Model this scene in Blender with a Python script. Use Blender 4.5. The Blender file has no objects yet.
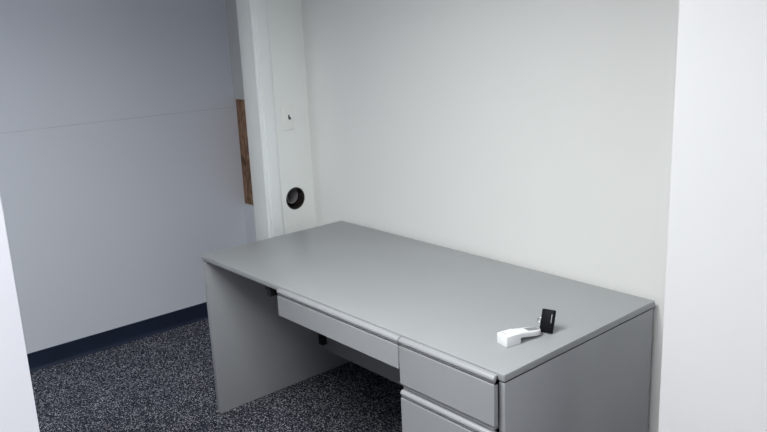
import bpy, bmesh, math
from mathutils import Vector, Matrix

S = bpy.context.scene
C = S.collection

# ------------------------------------------------------------------ materials
def new_mat(name, col, rough=0.5, spec=0.5, metal=0.0):
    m = bpy.data.materials.new(name); m.use_nodes = True
    b = m.node_tree.nodes['Principled BSDF']
    b.inputs['Base Color'].default_value = (*col, 1)
    b.inputs['Roughness'].default_value = rough
    b.inputs['Specular IOR Level'].default_value = spec
    b.inputs['Metallic'].default_value = metal
    return m, m.node_tree.nodes, m.node_tree.links, b

def noise_mat(name, col, rough=0.5, spec=0.5, scale=6.0, amount=0.06, bump=0.0, bump_scale=300.0, metal=0.0):
    """plain coloured surface with slight blotchiness and a fine bump"""
    m, n, l, b = new_mat(name, col, rough, spec, metal)
    tc = n.new('ShaderNodeTexCoord')
    nz = n.new('ShaderNodeTexNoise'); nz.inputs['Scale'].default_value = scale; nz.inputs['Detail'].default_value = 4
    rp = n.new('ShaderNodeValToRGB')
    lo = [c * (1 - amount) for c in col]; hi = [min(1, c * (1 + amount)) for c in col]
    rp.color_ramp.elements[0].position = 0.3; rp.color_ramp.elements[0].color = (*lo, 1)
    rp.color_ramp.elements[1].position = 0.7; rp.color_ramp.elements[1].color = (*hi, 1)
    l.new(tc.outputs['Object'], nz.inputs['Vector']); l.new(nz.outputs['Fac'], rp.inputs['Fac'])
    l.new(rp.outputs['Color'], b.inputs['Base Color'])
    if bump:
        n2 = n.new('ShaderNodeTexNoise'); n2.inputs['Scale'].default_value = bump_scale
        bp = n.new('ShaderNodeBump'); bp.inputs['Strength'].default_value = bump; bp.inputs['Distance'].default_value = 0.002
        l.new(tc.outputs['Object'], n2.inputs['Vector']); l.new(n2.outputs['Fac'], bp.inputs['Height'])
        l.new(bp.outputs['Normal'], b.inputs['Normal'])
    return m

def carpet_mat():
    m, n, l, b = new_mat('speckled_carpet', (0.02, 0.02, 0.03), 0.9, 0.15)
    tc = n.new('ShaderNodeTexCoord')
    v = n.new('ShaderNodeTexVoronoi'); v.inputs['Scale'].default_value = 245
    sp = n.new('ShaderNodeSeparateColor')
    rp = n.new('ShaderNodeValToRGB'); e = rp.color_ramp.elements
    rp.color_ramp.interpolation = 'LINEAR'
    e[0].position = 0.0; e[0].color = (0.004, 0.005, 0.010, 1)
    e[1].position = 0.45; e[1].color = (0.018, 0.021, 0.034, 1)
    x = e.new(0.66); x.color = (0.040, 0.044, 0.060, 1)
    x = e.new(0.80); x.color = (0.095, 0.10, 0.12, 1)
    x = e.new(1.0); x.color = (0.50, 0.51, 0.54, 1)
    l.new(tc.outputs['Object'], v.inputs['Vector']); l.new(v.outputs['Color'], sp.inputs['Color'])
    l.new(sp.outputs['Red'], rp.inputs['Fac']); l.new(rp.outputs['Color'], b.inputs['Base Color'])
    nz = n.new('ShaderNodeTexNoise'); nz.inputs['Scale'].default_value = 160
    bp = n.new('ShaderNodeBump'); bp.inputs['Strength'].default_value = 0.4; bp.inputs['Distance'].default_value = 0.004
    l.new(tc.outputs['Object'], nz.inputs['Vector']); l.new(nz.outputs['Fac'], bp.inputs['Height'])
    l.new(bp.outputs['Normal'], b.inputs['Normal'])
    return m

def seam_wall_mat(name, col, seams):
    """painted wallboard with faint horizontal board seams; seams = (z, half width, strength, y start)"""
    m, n, l, b = new_mat(name, col, 0.55, 0.3)
    tc = n.new('ShaderNodeTexCoord'); sx = n.new('ShaderNodeSeparateXYZ')
    l.new(tc.outputs['Object'], sx.inputs['Vector'])
    nz = n.new('ShaderNodeTexNoise'); nz.inputs['Scale'].default_value = 3.0; nz.inputs['Detail'].default_value = 5
    l.new(tc.outputs['Object'], nz.inputs['Vector'])
    n2 = n.new('ShaderNodeTexNoise'); n2.inputs['Scale'].default_value = 7.0
    l.new(tc.outputs['Object'], n2.inputs['Vector'])
    def math_(op, a, bb=None, clamp=False):
        q = n.new('ShaderNodeMath'); q.operation = op; q.use_clamp = clamp
        for i, v in enumerate((a, bb)):
            if v is None: continue
            if isinstance(v, (int, float)): q.inputs[i].default_value = v
            else: l.new(v, q.inputs[i])
        return q.outputs[0]
    total = None
    wob = math_('MULTIPLY', math_('SUBTRACT', nz.outputs['Fac'], 0.5), 0.012)
    for z, w, st, y0 in seams:
        d = math_('ABSOLUTE', math_('SUBTRACT', math_('ADD', sx.outputs['Z'], wob), z))
        line = math_('SUBTRACT', 1.0, math_('DIVIDE', d, w), True)
        patchy = math_('MULTIPLY', math_('SUBTRACT', n2.outputs['Fac'], 0.18), 2.2, True)
        line = math_('MULTIPLY', math_('MULTIPLY', line, patchy), st)
        line = math_('MULTIPLY', line, math_('GREATER_THAN', sx.outputs['Y'], y0))
        total = line if total is None else math_('ADD', total, line, True)
    mx = n.new('ShaderNodeMix'); mx.data_type = 'RGBA'
    mx.inputs[6].default_value = (*col, 1); mx.inputs[7].default_value = (col[0]*.35, col[1]*.35, col[2]*.35, 1)
    l.new(total, mx.inputs[0]); l.new(mx.outputs[2], b.inputs['Base Color'])
    return m

def plywood_mat():
    m, n, l, b = new_mat('bare_plywood', (0.3, 0.17, 0.09), 0.75, 0.2)
    tc = n.new('ShaderNodeTexCoord'); mp = n.new('ShaderNodeMapping'); mp.inputs['Scale'].default_value = (3, 3, 1.2)
    mp.inputs['Rotation'].default_value = (0.0, 0.5, 0.0)
    nz = n.new('ShaderNodeTexNoise'); nz.inputs['Scale'].default_value = 9; nz.inputs['Detail'].default_value = 6; nz.inputs['Distortion'].default_value = 1.2
    rp = n.new('ShaderNodeValToRGB'); e = rp.color_ramp.elements
    e[0].position = 0.33; e[0].color = (0.10, 0.058, 0.034, 1)
    e[1].position = 0.66; e[1].color = (0.33, 0.205, 0.125, 1)
    x = e.new(0.5); x.color = (0.23, 0.132, 0.078, 1)
    l.new(tc.outputs['Object'], mp.inputs['Vector']); l.new(mp.outputs['Vector'], nz.inputs['Vector'])
    l.new(nz.outputs['Fac'], rp.inputs['Fac']); l.new(rp.outputs['Color'], b.inputs['Base Color'])
    return m

M = {}
M['wall'] = noise_mat('white_wall_paint', (0.815, 0.82, 0.805), 0.5, 0.3, 1.6, 0.012, 0.05, 260)
M['near_wall'] = noise_mat('bright_white_paint', (0.765, 0.765, 0.775), 0.6, 0.25, 2.2, 0.012, 0.04, 200)
M['entry_wall'] = noise_mat('entry_lit_white', (0.86, 0.87, 0.92), 0.6, 0.25, 2.2, 0.01)  # lighter, bluer than the near wall; stronger light put into the colour
M['part_wall'] = noise_mat('white_partition_paint', (0.86, 0.885, 0.865), 0.5, 0.3, 1.6, 0.012, 0.05, 260)
M['left_wall'] = seam_wall_mat('pale_blue_grey_paint', (0.70, 0.725, 0.79),
                               [(1.236, 0.004, 0.30, -9), (0.965, 0.004, 0.10, -0.50)])
M['strip'] = noise_mat('shaded_wall_grey', (0.50, 0.51, 0.50), 0.5, 0.3, 4, 0.03)  # greyer than the wall below the plywood; shading put into the colour
M['strip_low'] = noise_mat('grey_blue_wall_paint', (0.56, 0.58, 0.62), 0.5, 0.3, 4, 0.02)
M['jamb'] = noise_mat('off_white_jamb_paint', (0.70, 0.72, 0.70), 0.5, 0.35, 5, 0.03)
M['trim'] = noise_mat('glossy_trim_paint', (0.90, 0.93, 0.93), 0.35, 0.45, 6, 0.02)
M['ceiling'] = noise_mat('ceiling_paint', (0.45, 0.45, 0.45), 0.8, 0.2, 3, 0.02)
M['dim_wall'] = noise_mat('bounce_cut_wall_paint', (0.16, 0.165, 0.175), 0.7, 0.2, 3, 0.03)  # unseen walls, darkened to cut bounced light
M['base'] = noise_mat('navy_rubber_base', (0.0125, 0.019, 0.042), 0.5, 0.35, 5, 0.15)
M['carpet'] = carpet_mat()
M['ply'] = plywood_mat()
M['top'] = noise_mat('grey_laminate', (0.322, 0.336, 0.348), 0.34, 0.5, 3.0, 0.025, 0.04, 500)
M['steel'] = noise_mat('grey_painted_steel', (0.322, 0.331, 0.348), 0.42, 0.45, 4.0, 0.025, 0.04, 600)
M['dark'] = noise_mat('dark_steel_and_gap_shade', (0.02, 0.02, 0.022), 0.6, 0.3, 8, 0.1)  # dark steel fittings, plus painted shade for the drawer grooves
M['plastic_white'] = noise_mat('white_plastic', (0.78, 0.79, 0.80), 0.4, 0.5, 30, 0.01)
M['pad_grey'] = noise_mat('grey_button_rubber', (0.24, 0.25, 0.26), 0.6, 0.4, 200, 0.2)
M['plastic_black'] = noise_mat('black_plastic', (0.003, 0.0035, 0.005), 0.55, 0.12, 60, 0.2)
M['mark'] = noise_mat('pale_marking', (0.5, 0.52, 0.56), 0.4, 0.5, 60, 0.1)
M['chrome'] = noise_mat('steel_ring', (0.45, 0.46, 0.48), 0.25, 0.5, 60, 0.1, metal=1.0)
M['plate'] = noise_mat('ivory_plate_plastic', (0.88, 0.90, 0.87), 0.35, 0.5, 30, 0.01)
M['toggle'] = noise_mat('dark_grey_plastic', (0.10, 0.105, 0.11), 0.4, 0.5, 80, 0.1)
M['pipe'] = noise_mat('dark_pipe', (0.028, 0.023, 0.021), 0.35, 0.5, 25, 0.3)
M['duct'] = noise_mat('grey_duct', (0.22, 0.215, 0.22), 0.35, 0.5, 30, 0.15)

# ------------------------------------------------------------------ mesh helpers
def box(bm, a, b, bevel=0.0, seg=2):
    t = bmesh.new()
    bmesh.ops.create_cube(t, size=1)
    sx, sy, sz = (abs(b[i]-a[i]) for i in range(3))
    c = [(a[i]+b[i])/2 for i in range(3)]
    bmesh.ops.scale(t, vec=(sx, sy, sz), verts=t.verts)
    bmesh.ops.translate(t, vec=c, verts=t.verts)
    if bevel: bmesh.ops.bevel(t, geom=list(t.edges), offset=bevel, segments=seg, profile=0.5, affect='EDGES')
    merge(bm, t)

def merge(bm, t):
    me = bpy.data.meshes.new('tmp'); t.to_mesh(me); t.free(); bm.from_mesh(me); bpy.data.meshes.remove(me)

def prism(bm, pts, axis, lo, hi, bevel=0.0, seg=2):
    """extrude a closed 2D outline along an axis ('x': pts=(y,z), 'z': pts=(x,y))"""
    t = bmesh.new()
    def P(u, v, w): return (w, u, v) if axis == 'x' else (u, v, w)
    a = [t.verts.new(P(u, v, lo)) for u, v in pts]; b = [t.verts.new(P(u, v, hi)) for u, v in pts]
    n = len(pts); caps = [t.faces.new(a), t.faces.new(b[::-1])]
    for i in range(n): t.faces.new((a[i], a[(i+1) % n], b[(i+1) % n], b[i]))
    bmesh.ops.recalc_face_normals(t, faces=t.faces)
    if bevel:
        ed = set()
        for f in caps: ed |= set(f.edges)
        bmesh.ops.bevel(t, geom=list(ed), offset=bevel, segments=seg, profile=0.5, affect='EDGES')
    merge(bm, t)

def cyl(bm, c, r, h, axis='z', seg=24, r2=None):
    t = bmesh.new()
    bmesh.ops.create_cone(t, cap_ends=True, segments=seg, radius1=r, radius2=r if r2 is None else r2, depth=h)
    if axis == 'x': bmesh.ops.rotate(t, matrix=Matrix.Rotation(math.pi/2, 3, 'Y'), verts=t.verts)
    if axis == 'y': bmesh.ops.rotate(t, matrix=Matrix.Rotation(-math.pi/2, 3, 'X'), verts=t.verts)
    bmesh.ops.translate(t, vec=c, verts=t.verts)
    merge(bm, t)

def ring(bm, c, R, r, mat, seg=24, s2=8):
    t = bmesh.new(); vs = []
    for i in range(seg):
        a = 2*math.pi*i/seg
        vs.append([t.verts.new(Vector(c) + mat @ Vector(((R+r*math.cos(b))*math.cos(a), (R+r*math.cos(b))*math.sin(a), r*math.sin(b))))
                   for b in (2*math.pi*j/s2 for j in range(s2))])
    for i in range(seg):
        for j in range(s2):
            t.faces.new((vs[i][j], vs[(i+1) % seg][j], vs[(i+1) % seg][(j+1) % s2], vs[i][(j+1) % s2]))
    bmesh.ops.recalc_face_normals(t, faces=t.faces)
    merge(bm, t)

def lathe_tube(bm, c, ro, ri, x0, x1, seg=40, floor=True):
    """open pipe lying along x, mouth at x1, closed at x0"""
    t = bmesh.new()
    prof = [(x0, ro), (x1, ro), (x1, ri), (x0+0.004, ri)]
    rows = [[t.verts.new((x, c[0]+r*math.cos(2*math.pi*k/seg), c[1]+r*math.sin(2*math.pi*k/seg))) for k in range(seg)] for x, r in prof]
    for q in range(3):
        for k in range(seg):
            t.faces.new((rows[q][k], rows[q][(k+1) % seg], rows[q+1][(k+1) % seg], rows[q+1][k]))
    if floor: t.faces.new(rows[0]); t.faces.new(rows[3])
    bmesh.ops.recalc_face_normals(t, faces=t.faces)
    merge(bm, t)

def obj(name, bm, mat, parent=None, smooth=True, origin=None):
    me = bpy.data.meshes.new(name)
    if origin is not None: bmesh.ops.translate(bm, vec=[-v for v in origin], verts=bm.verts)
    bm.to_mesh(me); bm.free()
    me.materials.append(mat)
    o = bpy.data.objects.new(name, me); C.objects.link(o)
    if origin is not None: o.location = origin
    if parent: o.parent = parent
    if smooth:
        for p in me.polygons: p.use_smooth = True
        me.set_sharp_from_angle(angle=math.radians(32))
    return o

def struct(name, boxes, mat, bevel=0.0):
    bm = bmesh.new()
    for a, b in boxes: box(bm, a, b, bevel)
    o = obj(name, bm, mat); o['kind'] = 'structure'
    return o

def thing(name, label, cat, loc=(0, 0, 0), rot=(0, 0, 0)):
    o = bpy.data.objects.new(name, None); C.objects.link(o)
    o.location = loc; o.rotation_euler = rot; o.empty_display_size = 0.05
    o['label'] = label; o['category'] = cat
    return o

# ------------------------------------------------------------------ the room
CEIL = 2.55
BY = 0.022          # face of the back wall behind the desk
NY = 0.10           # face of the back wall in the side room
LX = -1.105         # face of the left wall
SX0, SX1 = -0.366, -0.249       # partition between the rooms
struct('floor', [((LX-0.1, -4.4, -0.06), (4.6, NY+0.1, 0))], M['carpet'])
struct('ceiling', [((LX-0.1, -4.4, CEIL), (4.6, NY+0.1, CEIL+0.06))], M['ceiling'])
struct('wall_back', [((SX1, BY, 0), (4.6, NY+0.1, CEIL))], M['wall'])
struct('wall_left', [((LX-0.1, -4.4, 0), (LX, NY+0.1, CEIL))], M['left_wall'])
struct('wall_front', [((LX, -4.4, 0), (4.6, -4.3, CEIL))], M['dim_wall'])
struct('wall_far_right', [((4.5, -4.3, 0), (4.6, BY, CEIL))], M['dim_wall'])
# back wall of the side room, with the board cut away around the bare plywood
PZ0, PZ1, PX1 = 0.650, 1.283, -0.62
struct('wall_back_left', [((LX, NY, 0), (SX0, NY+0.1, PZ0))], M['strip_low'])
struct('wall_back_left_shaded', [((LX, NY, PZ1), (SX0, NY+0.1, CEIL)),
                          ((PX1, NY, PZ0), (SX0, NY+0.1, PZ1))], M['strip'])
# partition with the round hole
HY, HZ, HR = -0.093, 0.835, 0.0575
bm = bmesh.new(); box(bm, (SX0, -0.2615, 0), (SX1, NY+0.1, CEIL))
part_wall = obj('wall_partition', bm, M['part_wall'], smooth=False); part_wall['kind'] = 'structure'
bm = bmesh.new(); cyl(bm, (SX1-0.025, HY, HZ), HR, 0.15, 'x', 48)
cut = obj('cutter', bm, M['part_wall'])
md = part_wall.modifiers.new('hole', 'BOOLEAN'); md.operation = 'DIFFERENCE'; md.solver = 'EXACT'; md.object = cut
bpy.context.view_layer.update()
dg = bpy.context.evaluated_depsgraph_get()
nm = bpy.data.meshes.new_from_object(part_wall.evaluated_get(dg))
part_wall.modifiers.clear(); part_wall.data = nm
bpy.data.objects.remove(cut)
struct('wall_partition_front', [((SX0, -4.3, 0), (SX1, -1.75, CEIL)), ((SX0, -1.75, 2.1), (SX1, -0.27, CEIL))], M['wall'])
# jamb board on the partition's end, and the casing beside it
bm = bmesh.new(); box(bm, (SX0-0.002, -0.2695, 0), (SX1+0.002, -0.2615, CEIL), 0.0012)
o = obj('trim_1', bm, M['jamb']); o['kind'] = 'structure'
bm = bmesh.new()
prism(bm, [(SX1, -0.2690), (SX1+0.0135, -0.2690), (SX1+0.0155, -0.2665), (SX1+0.0155, -0.2560), (SX1+0.0125, -0.2535), (SX1+0.0125, -0.2510),
           (SX1+0.0150, -0.2480), (SX1+0.0135, -0.1960), (SX1+0.0105, -0.1860), (SX1+0.0075, -0.1815), (SX1, -0.1805)], 'z', 0, CEIL)
o = obj('trim_2', bm, M['trim']); o['kind'] = 'structure'
# walls of the opening the room is seen through
struct('wall_right', [((1.955, -0.472, 0), (4.5, BY, CEIL))], M['near_wall'])
struct('wall_entry', [((1.83, -4.3, 0), (1.95, -1.978, CEIL))], M['entry_wall'])
# cove base
t = bmesh.new()
prof = [(LX, 0.0), (LX+0.016, 0.0), (LX+0.010, 0.004), (LX+0.0055, 0.012), (LX+0.004, 0.022), (LX+0.004, 0.096), (LX+0.002, 0.099), (LX, 0.099)]
a = [t.verts.new((x, -4.3, z)) for x, z in prof]; b = [t.verts.new((x, NY, z)) for x, z in prof]
t.faces.new(a); t.faces.new(b[::-1])
for i in range(len(prof)):
    j = (i+1) % len(prof); t.faces.new((a[i], a[j], b[j], b[i]))
bmesh.ops.recalc_face_normals(t, faces=t.faces)
o = obj('baseboard_left', t, M['base']); o['kind'] = 'structure'

# ------------------------------------------------------------------ the desk
DW, DD, DH = 1.676, 0.761, 0.740
desk = thing('office_desk', 'grey steel office desk with drawers standing against the white back wall', 'desk', (DW/2-0.009, -DD/2, 0))
SH = 0.009
DO = Matrix.Translation((-DW/2, DD/2, 0))
def dpart(name, bm, mat, parent=desk):
    bmesh.ops.transform(bm, matrix=DO, verts=bm.verts)
    return obj(name, bm, mat, parent)

# top: slab with softened nose all round
bm = bmesh.new(); box(bm, (0, -DD, DH-0.022), (DW, 0.004, DH), 0.0026, 3)
dpart('desktop', bm, M['top'])
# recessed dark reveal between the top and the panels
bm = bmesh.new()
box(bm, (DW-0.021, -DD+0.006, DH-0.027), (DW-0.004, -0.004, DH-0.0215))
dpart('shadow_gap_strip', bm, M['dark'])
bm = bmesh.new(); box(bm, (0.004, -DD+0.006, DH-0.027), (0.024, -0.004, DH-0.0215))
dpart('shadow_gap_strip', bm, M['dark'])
# left end panel
bm = bmesh.new(); box(bm, (0.001, -DD+0.002, 0.0), (0.027, -0.002, DH-0.0265), 0.0022)
lp = dpart('end_panel', bm, M['steel'])
bm = bmesh.new()
cyl(bm, (0.0282, -0.315, 0.300), 0.004, 0.0025, 'x', 14)
dpart('screw', bm, M['chrome'], lp)
bm = bmesh.new()
cyl(bm, (0.0282, -0.265, 0.275), 0.004, 0.0025, 'x', 14)
dpart('screw', bm, M['chrome'], lp)
# right end panel
bm = bmesh.new(); box(bm, (DW-0.022, -DD+0.002, 0.0), (DW-0.001, -0.002, DH-0.0265), 0.0035, 3)
dpart('end_panel', bm, M['steel'])
# modesty panel
bm = bmesh.new(); box(bm, (0.0272, -0.172, 0.125), (1.258+SH, -0.150, DH-0.0222), 0.002)
box(bm, (0.05, -0.168, 0.125), (1.258+SH, -0.1725, 0.135))
mp_ = dpart('modesty_panel', bm, M['steel'])
bm = bmesh.new(); box(bm, (0.0275, -0.200, 0.16), (0.060, -0.1725, 0.66), 0.002)
dpart('corner_bracket', bm, M['dark'])
# pedestal carcass (closed box, open front behind the drawers)
bm = bmesh.new()
box(bm, (1.2595+SH, -DD+0.004, 0.02), (1.2795+SH, -0.02, DH-0.0222), 0.001)
box(bm, (1.2795+SH, -0.034, 0.02), (1.6435+SH, -0.02, DH-0.0222), 0.001)
box(bm, (1.2795+SH, -DD+0.004, 0.02), (1.6435+SH, -0.034, 0.045), 0.001)
box(bm, (1.2795+SH, -DD+0.012, 0.5690), (1.6435+SH, -0.034, 0.5880), 0.001)
box(bm, (1.2800+SH, -DD-0.0165, 0.5725), (1.6430+SH, -DD+0.012, 0.5852), 0.001)
dpart('pedestal', bm, M['steel'])
# hanging rails of the centre drawer
for x0, x1 in ((0.466, 0.506), (1.215+SH, 1.2585+SH)):
    bm = bmesh.new()
    box(bm, (x0, -DD+0.020, DH-0.050), (x1, -0.28, DH-0.0225), 0.001)
    box(bm, (x0+0.006, -DD+0.022, DH-0.074), (x1-0.006, -DD+0.075, DH-0.048), 0.002)
    dpart('slide_rail', bm, M['dark'])

def front_profile(T, B, yb=-DD-0.0085):
    """drawer front: full bullnose finger lip, undercut line, flat face"""
    yf = -DD-0.0255
    pts = [(yb, B), (yb, T-0.0006), (yb-0.0006, T)]
    pts += [(yf+0.010, T)]
    cy, cz, ry, rz = yf+0.010, T-0.0105, 0.0112, 0.0105
    for k in range(1, 13):
        a = math.pi/2 + math.pi*k/14
        pts.append((cy+ry*math.cos(a), cz+rz*math.sin(a)))
    zl = cz+rz*math.sin(math.pi/2+math.pi*12/14)
    pts += [(yf+0.0015, zl-0.0006), (yf+0.0155, zl-0.0008), (yf+0.0155, zl-0.0056), (yf+0.0006, zl-0.0058), (yf, zl-0.0064), (yf, B+0.0012), (yf+0.0012, B)]
    return pts

def drawer(x0, x1, T, B, depth, tray_h):
    bm = bmesh.new(); prism(bm, front_profile(T, B), 'x', x0, x1, 0.0011, 2)
    d = dpart('drawer', bm, M['steel'])
    # dark strip standing in for the shade inside the undercut groove
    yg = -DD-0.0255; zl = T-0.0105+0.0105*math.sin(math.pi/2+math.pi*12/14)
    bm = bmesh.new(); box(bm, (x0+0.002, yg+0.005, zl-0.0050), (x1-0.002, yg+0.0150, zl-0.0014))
    dpart('groove_shade', bm, M['dark'], d)
    # tray behind the front
    bm = bmesh.new(); i0, i1 = x0+0.03, x1-0.03; y0, y1 = -DD-0.0012, -DD+depth; zb = B+0.006; zt = zb+tray_h; w = 0.003
    box(bm, (i0, y0, zb), (i1, y1, zb+w)); box(bm, (i0, y0, zb+w), (i0+w, y1, zt)); box(bm, (i1-w, y0, zb+w), (i1, y1, zt))
    box(bm, (i0+w, y1-w, zb+w), (i1-w, y1, zt)); box(bm, (i0+w, y0, zb+w), (i1-w, y0+w, zt))
    dpart('drawer_tray', bm, M['steel'], d)
    return d
drawer(0.613+SH, 1.2705+SH, DH-0.0005, 0.6365, 0.42, 0.050)
drawer(1.2755+SH, 1.6520+SH, DH-0.0005, 0.5900, 0.60, 0.11)
drawer(1.2755+SH, 1.6520+SH, 0.5680, 0.055, 0.60, 0.40)

# ------------------------------------------------------------------ white remote on the desk
rm = thing('handheld_remote', 'white plastic handheld remote with a boxy end lying on grey desktop', 'remote', (1.5365, -0.617, DH), (0, 0, math.radians(-11)))
bm = bmesh.new(); box(bm, (-0.0230, 0, 0), (0.0230, 0.054, 0.0330), 0.0026, 3)
obj('end_block', bm, M['plastic_white'], rm)
# body: rounded tongue, deep at the block and dropping to the tip
bm = bmesh.new()
L0, L1, hw = 0.0525, 0.144, 0.0205
out = [(-hw, L0), (-hw*1.0, L1-0.040)]
for k in range(1, 12):
    a = math.pi - math.pi*k/12
    out.append((hw*math.cos(a)*1.0, L1-0.040+0.040*math.sin(a)**0.8))
out += [(hw, L1-0.040), (hw, L0)]
prism(bm, out[::-1], 'z', 0.0, 0.0165, 0.0035, 3)
bmesh.ops.subdivide_edges(bm, edges=[e for e in bm.edges if abs(e.verts[0].co.y-e.verts[1].co.y) > 0.03], cuts=6)
for v in bm.verts:
    s = (v.co.y-L0)/(L1-L0)
    v.co.z += 0.0165*(1-s)+0.0028*s
body = obj('body', bm, M['plastic_white'], rm)
bm = bmesh.new()
def top_z(y): return 0.0165 + 0.0165*(1-(y-L0)/(L1-L0)) + 0.0028*(y-L0)/(L1-L0)
t = bmesh.new()
pad = [(-0.012, 0.092), (0.012, 0.092), (0.0125, 0.118), (0.008, 0.136), (-0.008, 0.136), (-0.0125, 0.118)]
lo = [t.verts.new((x, y, top_z(y)-0.002)) for x, y in pad]; hi = [t.verts.new((x*0.96, y, top_z(y)+0.0008)) for x, y in pad]
t.faces.new(lo[::-1]); t.faces.new(hi)
for i in range(6): t.faces.new((lo[i], lo[(i+1) % 6], hi[(i+1) % 6], hi[i]))
bm.free()
obj('button_pad', t, M['pad_grey'], body)['label'] = 'grey button pad'
for yy in (0.060, 0.076):
    bm = bmesh.new(); box(bm, (-0.010, yy-0.003, top_z(yy)-0.002), (0.010, yy+0.003, top_z(yy)+0.0009), 0.0005)
    obj('button', bm, M['plastic_white'], body)
bm = bmesh.new(); box(bm, (-0.013, 0.0125, 0.0333), (0.006, 0.0140, 0.0338))
obj('seam_mark', bm, M['pad_grey'], rm)

# ------------------------------------------------------------------ black fob standing on the desk
tl = math.radians(24)
fb = thing('key_fob', 'small black fob standing upright at the tip of the white remote', 'fob', (1.5760, -0.4640, DH), (0, 0, math.radians(17)))
TI = Matrix.Rotation(-tl, 4, 'X')
def fpart(name, bm, mat, parent=fb):
    bmesh.ops.transform(bm, matrix=Matrix.Translation((0, 0, 0.0125*math.sin(tl))) @ TI, verts=bm.verts)
    return obj(name, bm, mat, parent)
bm = bmesh.new(); box(bm, (-0.0205, 0, 0), (0.0205, 0.0135, 0.070), 0.0036, 3)
fpart('case', bm, M['plastic_black'])
bm = bmesh.new(); box(bm, (-0.0165, -0.0007, 0.006), (0.0165, 0.001, 0.064), 0.0006)
fpart('face_plate', bm, M['plastic_black'])
bm = bmesh.new(); box(bm, (0.0122, -0.0014, 0.030), (0.0140, 0.0, 0.056), 0.0005)
fpart('light_strip', bm, M['mark'])
bm = bmesh.new(); ring(bm, (-0.0245, 0.006, 0.034), 0.0066, 0.0015, Matrix.Rotation(math.pi/2, 3, 'X'))
fpart('split_ring', bm, M['chrome'])

# ------------------------------------------------------------------ wall plate on the partition
wp = thing('wall_plate', 'white wall plate with dark toggle on the wall above the round hole', 'switch', (SX1, -0.107, 1.244))
bm = bmesh.new(); box(bm, (0, -0.033, -0.0605), (0.0055, 0.033, 0.0605), 0.0022, 3)
obj('plate', bm, M['plate'], wp)
bm = bmesh.new()
box(bm, (0.0050, 0.0005, -0.006), (0.0065, 0.0095, 0.0135), 0.0006)
t = bmesh.new(); box(t, (0.0045, 0.002, -0.004), (0.016, 0.0105, 0.006), 0.001)
bmesh.ops.rotate(t, cent=(0.0045, 0.006, 0), matrix=Matrix.Rotation(math.radians(40), 3, 'Y'), verts=t.verts)
merge(bm, t)
obj('toggle', bm, M['toggle'], wp)['label'] = 'dark grey toggle'
for z in (-0.042, 0.042):
    bm = bmesh.new(); cyl(bm, (0.0058, 0.005, z), 0.0026, 0.0012, 'x', 14)
    obj('screw', bm, M['plate'], wp)

# ------------------------------------------------------------------ pipe end inside the round hole
pp = thing('pipe_opening', 'dark round pipe opening cut into the wall just above the desk', 'pipe', (SX1, HY, HZ))
bm = bmesh.new(); lathe_tube(bm, (0, 0), HR-0.0012, HR-0.005, -0.098, -0.003)
obj('sleeve', bm, M['pipe'], pp)
bm = bmesh.new(); lathe_tube(bm, (-0.004, 0.010), 0.040, 0.0365, -0.0935, -0.030, floor=False)
bmesh.ops.rotate(bm, cent=(-0.06, 0, 0), matrix=Matrix.Rotation(math.radians(12), 3, 'Z'), verts=bm.verts)
obj('inner_duct', bm, M['duct'], pp)

# ------------------------------------------------------------------ bare plywood in the cut-out
bm = bmesh.new(); box(bm, (LX+0.001, NY+0.010, PZ0+0.001), (PX1-0.001, NY+0.022, PZ1-0.001), 0.0008)
py = obj('plywood_board', bm, M['ply'], origin=((LX+PX1)/2, NY+0.022, PZ0))
py['label'] = 'bare brown plywood board showing where the wall is cut away beside the white jamb'; py['category'] = 'board'

# ------------------------------------------------------------------ light
def area(name, loc, size, power, col, rot=(0, 0, 0), spread=180):
    L = bpy.data.lights.new(name, 'AREA'); L.shape = 'RECTANGLE'; L.size, L.size_y = size; L.energy = power; L.color = col; L.spread = math.radians(spread)
    o = bpy.data.objects.new(name, L); C.objects.link(o); o.location = loc; o.rotation_euler = rot
    return o
area('room_ceiling_lamp', (1.40, -1.85, CEIL-0.03), (0.6, 1.2), 52, (0.975, 1.0, 0.985), spread=148)
area('entry_ceiling_lamp', (2.55, -2.45, CEIL-0.03), (0.6, 0.6), 33, (0.97, 0.98, 1.0), spread=180)
area('entry_fill_light', (4.4, -2.4, 1.40), (1.2, 1.6), 15, (0.93, 0.95, 1.0), rot=(0, math.pi/2, 0))  # added fill from the far side; no window stands there
area('side_room_fill', (-0.62, -3.2, CEIL-0.03), (0.3, 1.2), 28, (0.90, 0.93, 1.0), spread=180)  # added cool fill for the side room, no known fixture
w = bpy.data.worlds.new('world'); S.world = w; w.use_nodes = True
w.node_tree.nodes['Background'].inputs['Color'].default_value = (0.75, 0.8, 0.9, 1)
w.node_tree.nodes['Background'].inputs['Strength'].default_value = 0.3

# ------------------------------------------------------------------ camera
pos = Vector((2.87967, -2.20224, 1.65042)); yaw, pitch, roll, f = 0.861071, 0.242363, -0.0437288, 759.6975
fw = Vector((-math.sin(yaw)*math.cos(pitch), math.cos(yaw)*math.cos(pitch), -math.sin(pitch)))
r = Vector((math.cos(yaw), math.sin(yaw), 0)); u = r.cross(fw)
r2 = r*math.cos(roll)+u*math.sin(roll); u2 = u*math.cos(roll)-r*math.sin(roll)
cd = bpy.data.cameras.new('camera'); cam = bpy.data.objects.new('camera', cd); C.objects.link(cam)
mw = Matrix((r2, u2, -fw)).transposed().to_4x4(); mw.translation = pos
cam.matrix_world = mw
cd.sensor_fit = 'HORIZONTAL'; cd.sensor_width = 36; cd.lens = f*36/767; cd.clip_start = 0.02
S.camera = cam
S.view_settings.view_transform = 'Standard'; S.view_settings.look = 'None'
S.view_settings.exposure = 0.0; S.view_settings.gamma = 1.0
try: S.view_settings.use_curve_mapping = False
except Exception: pass
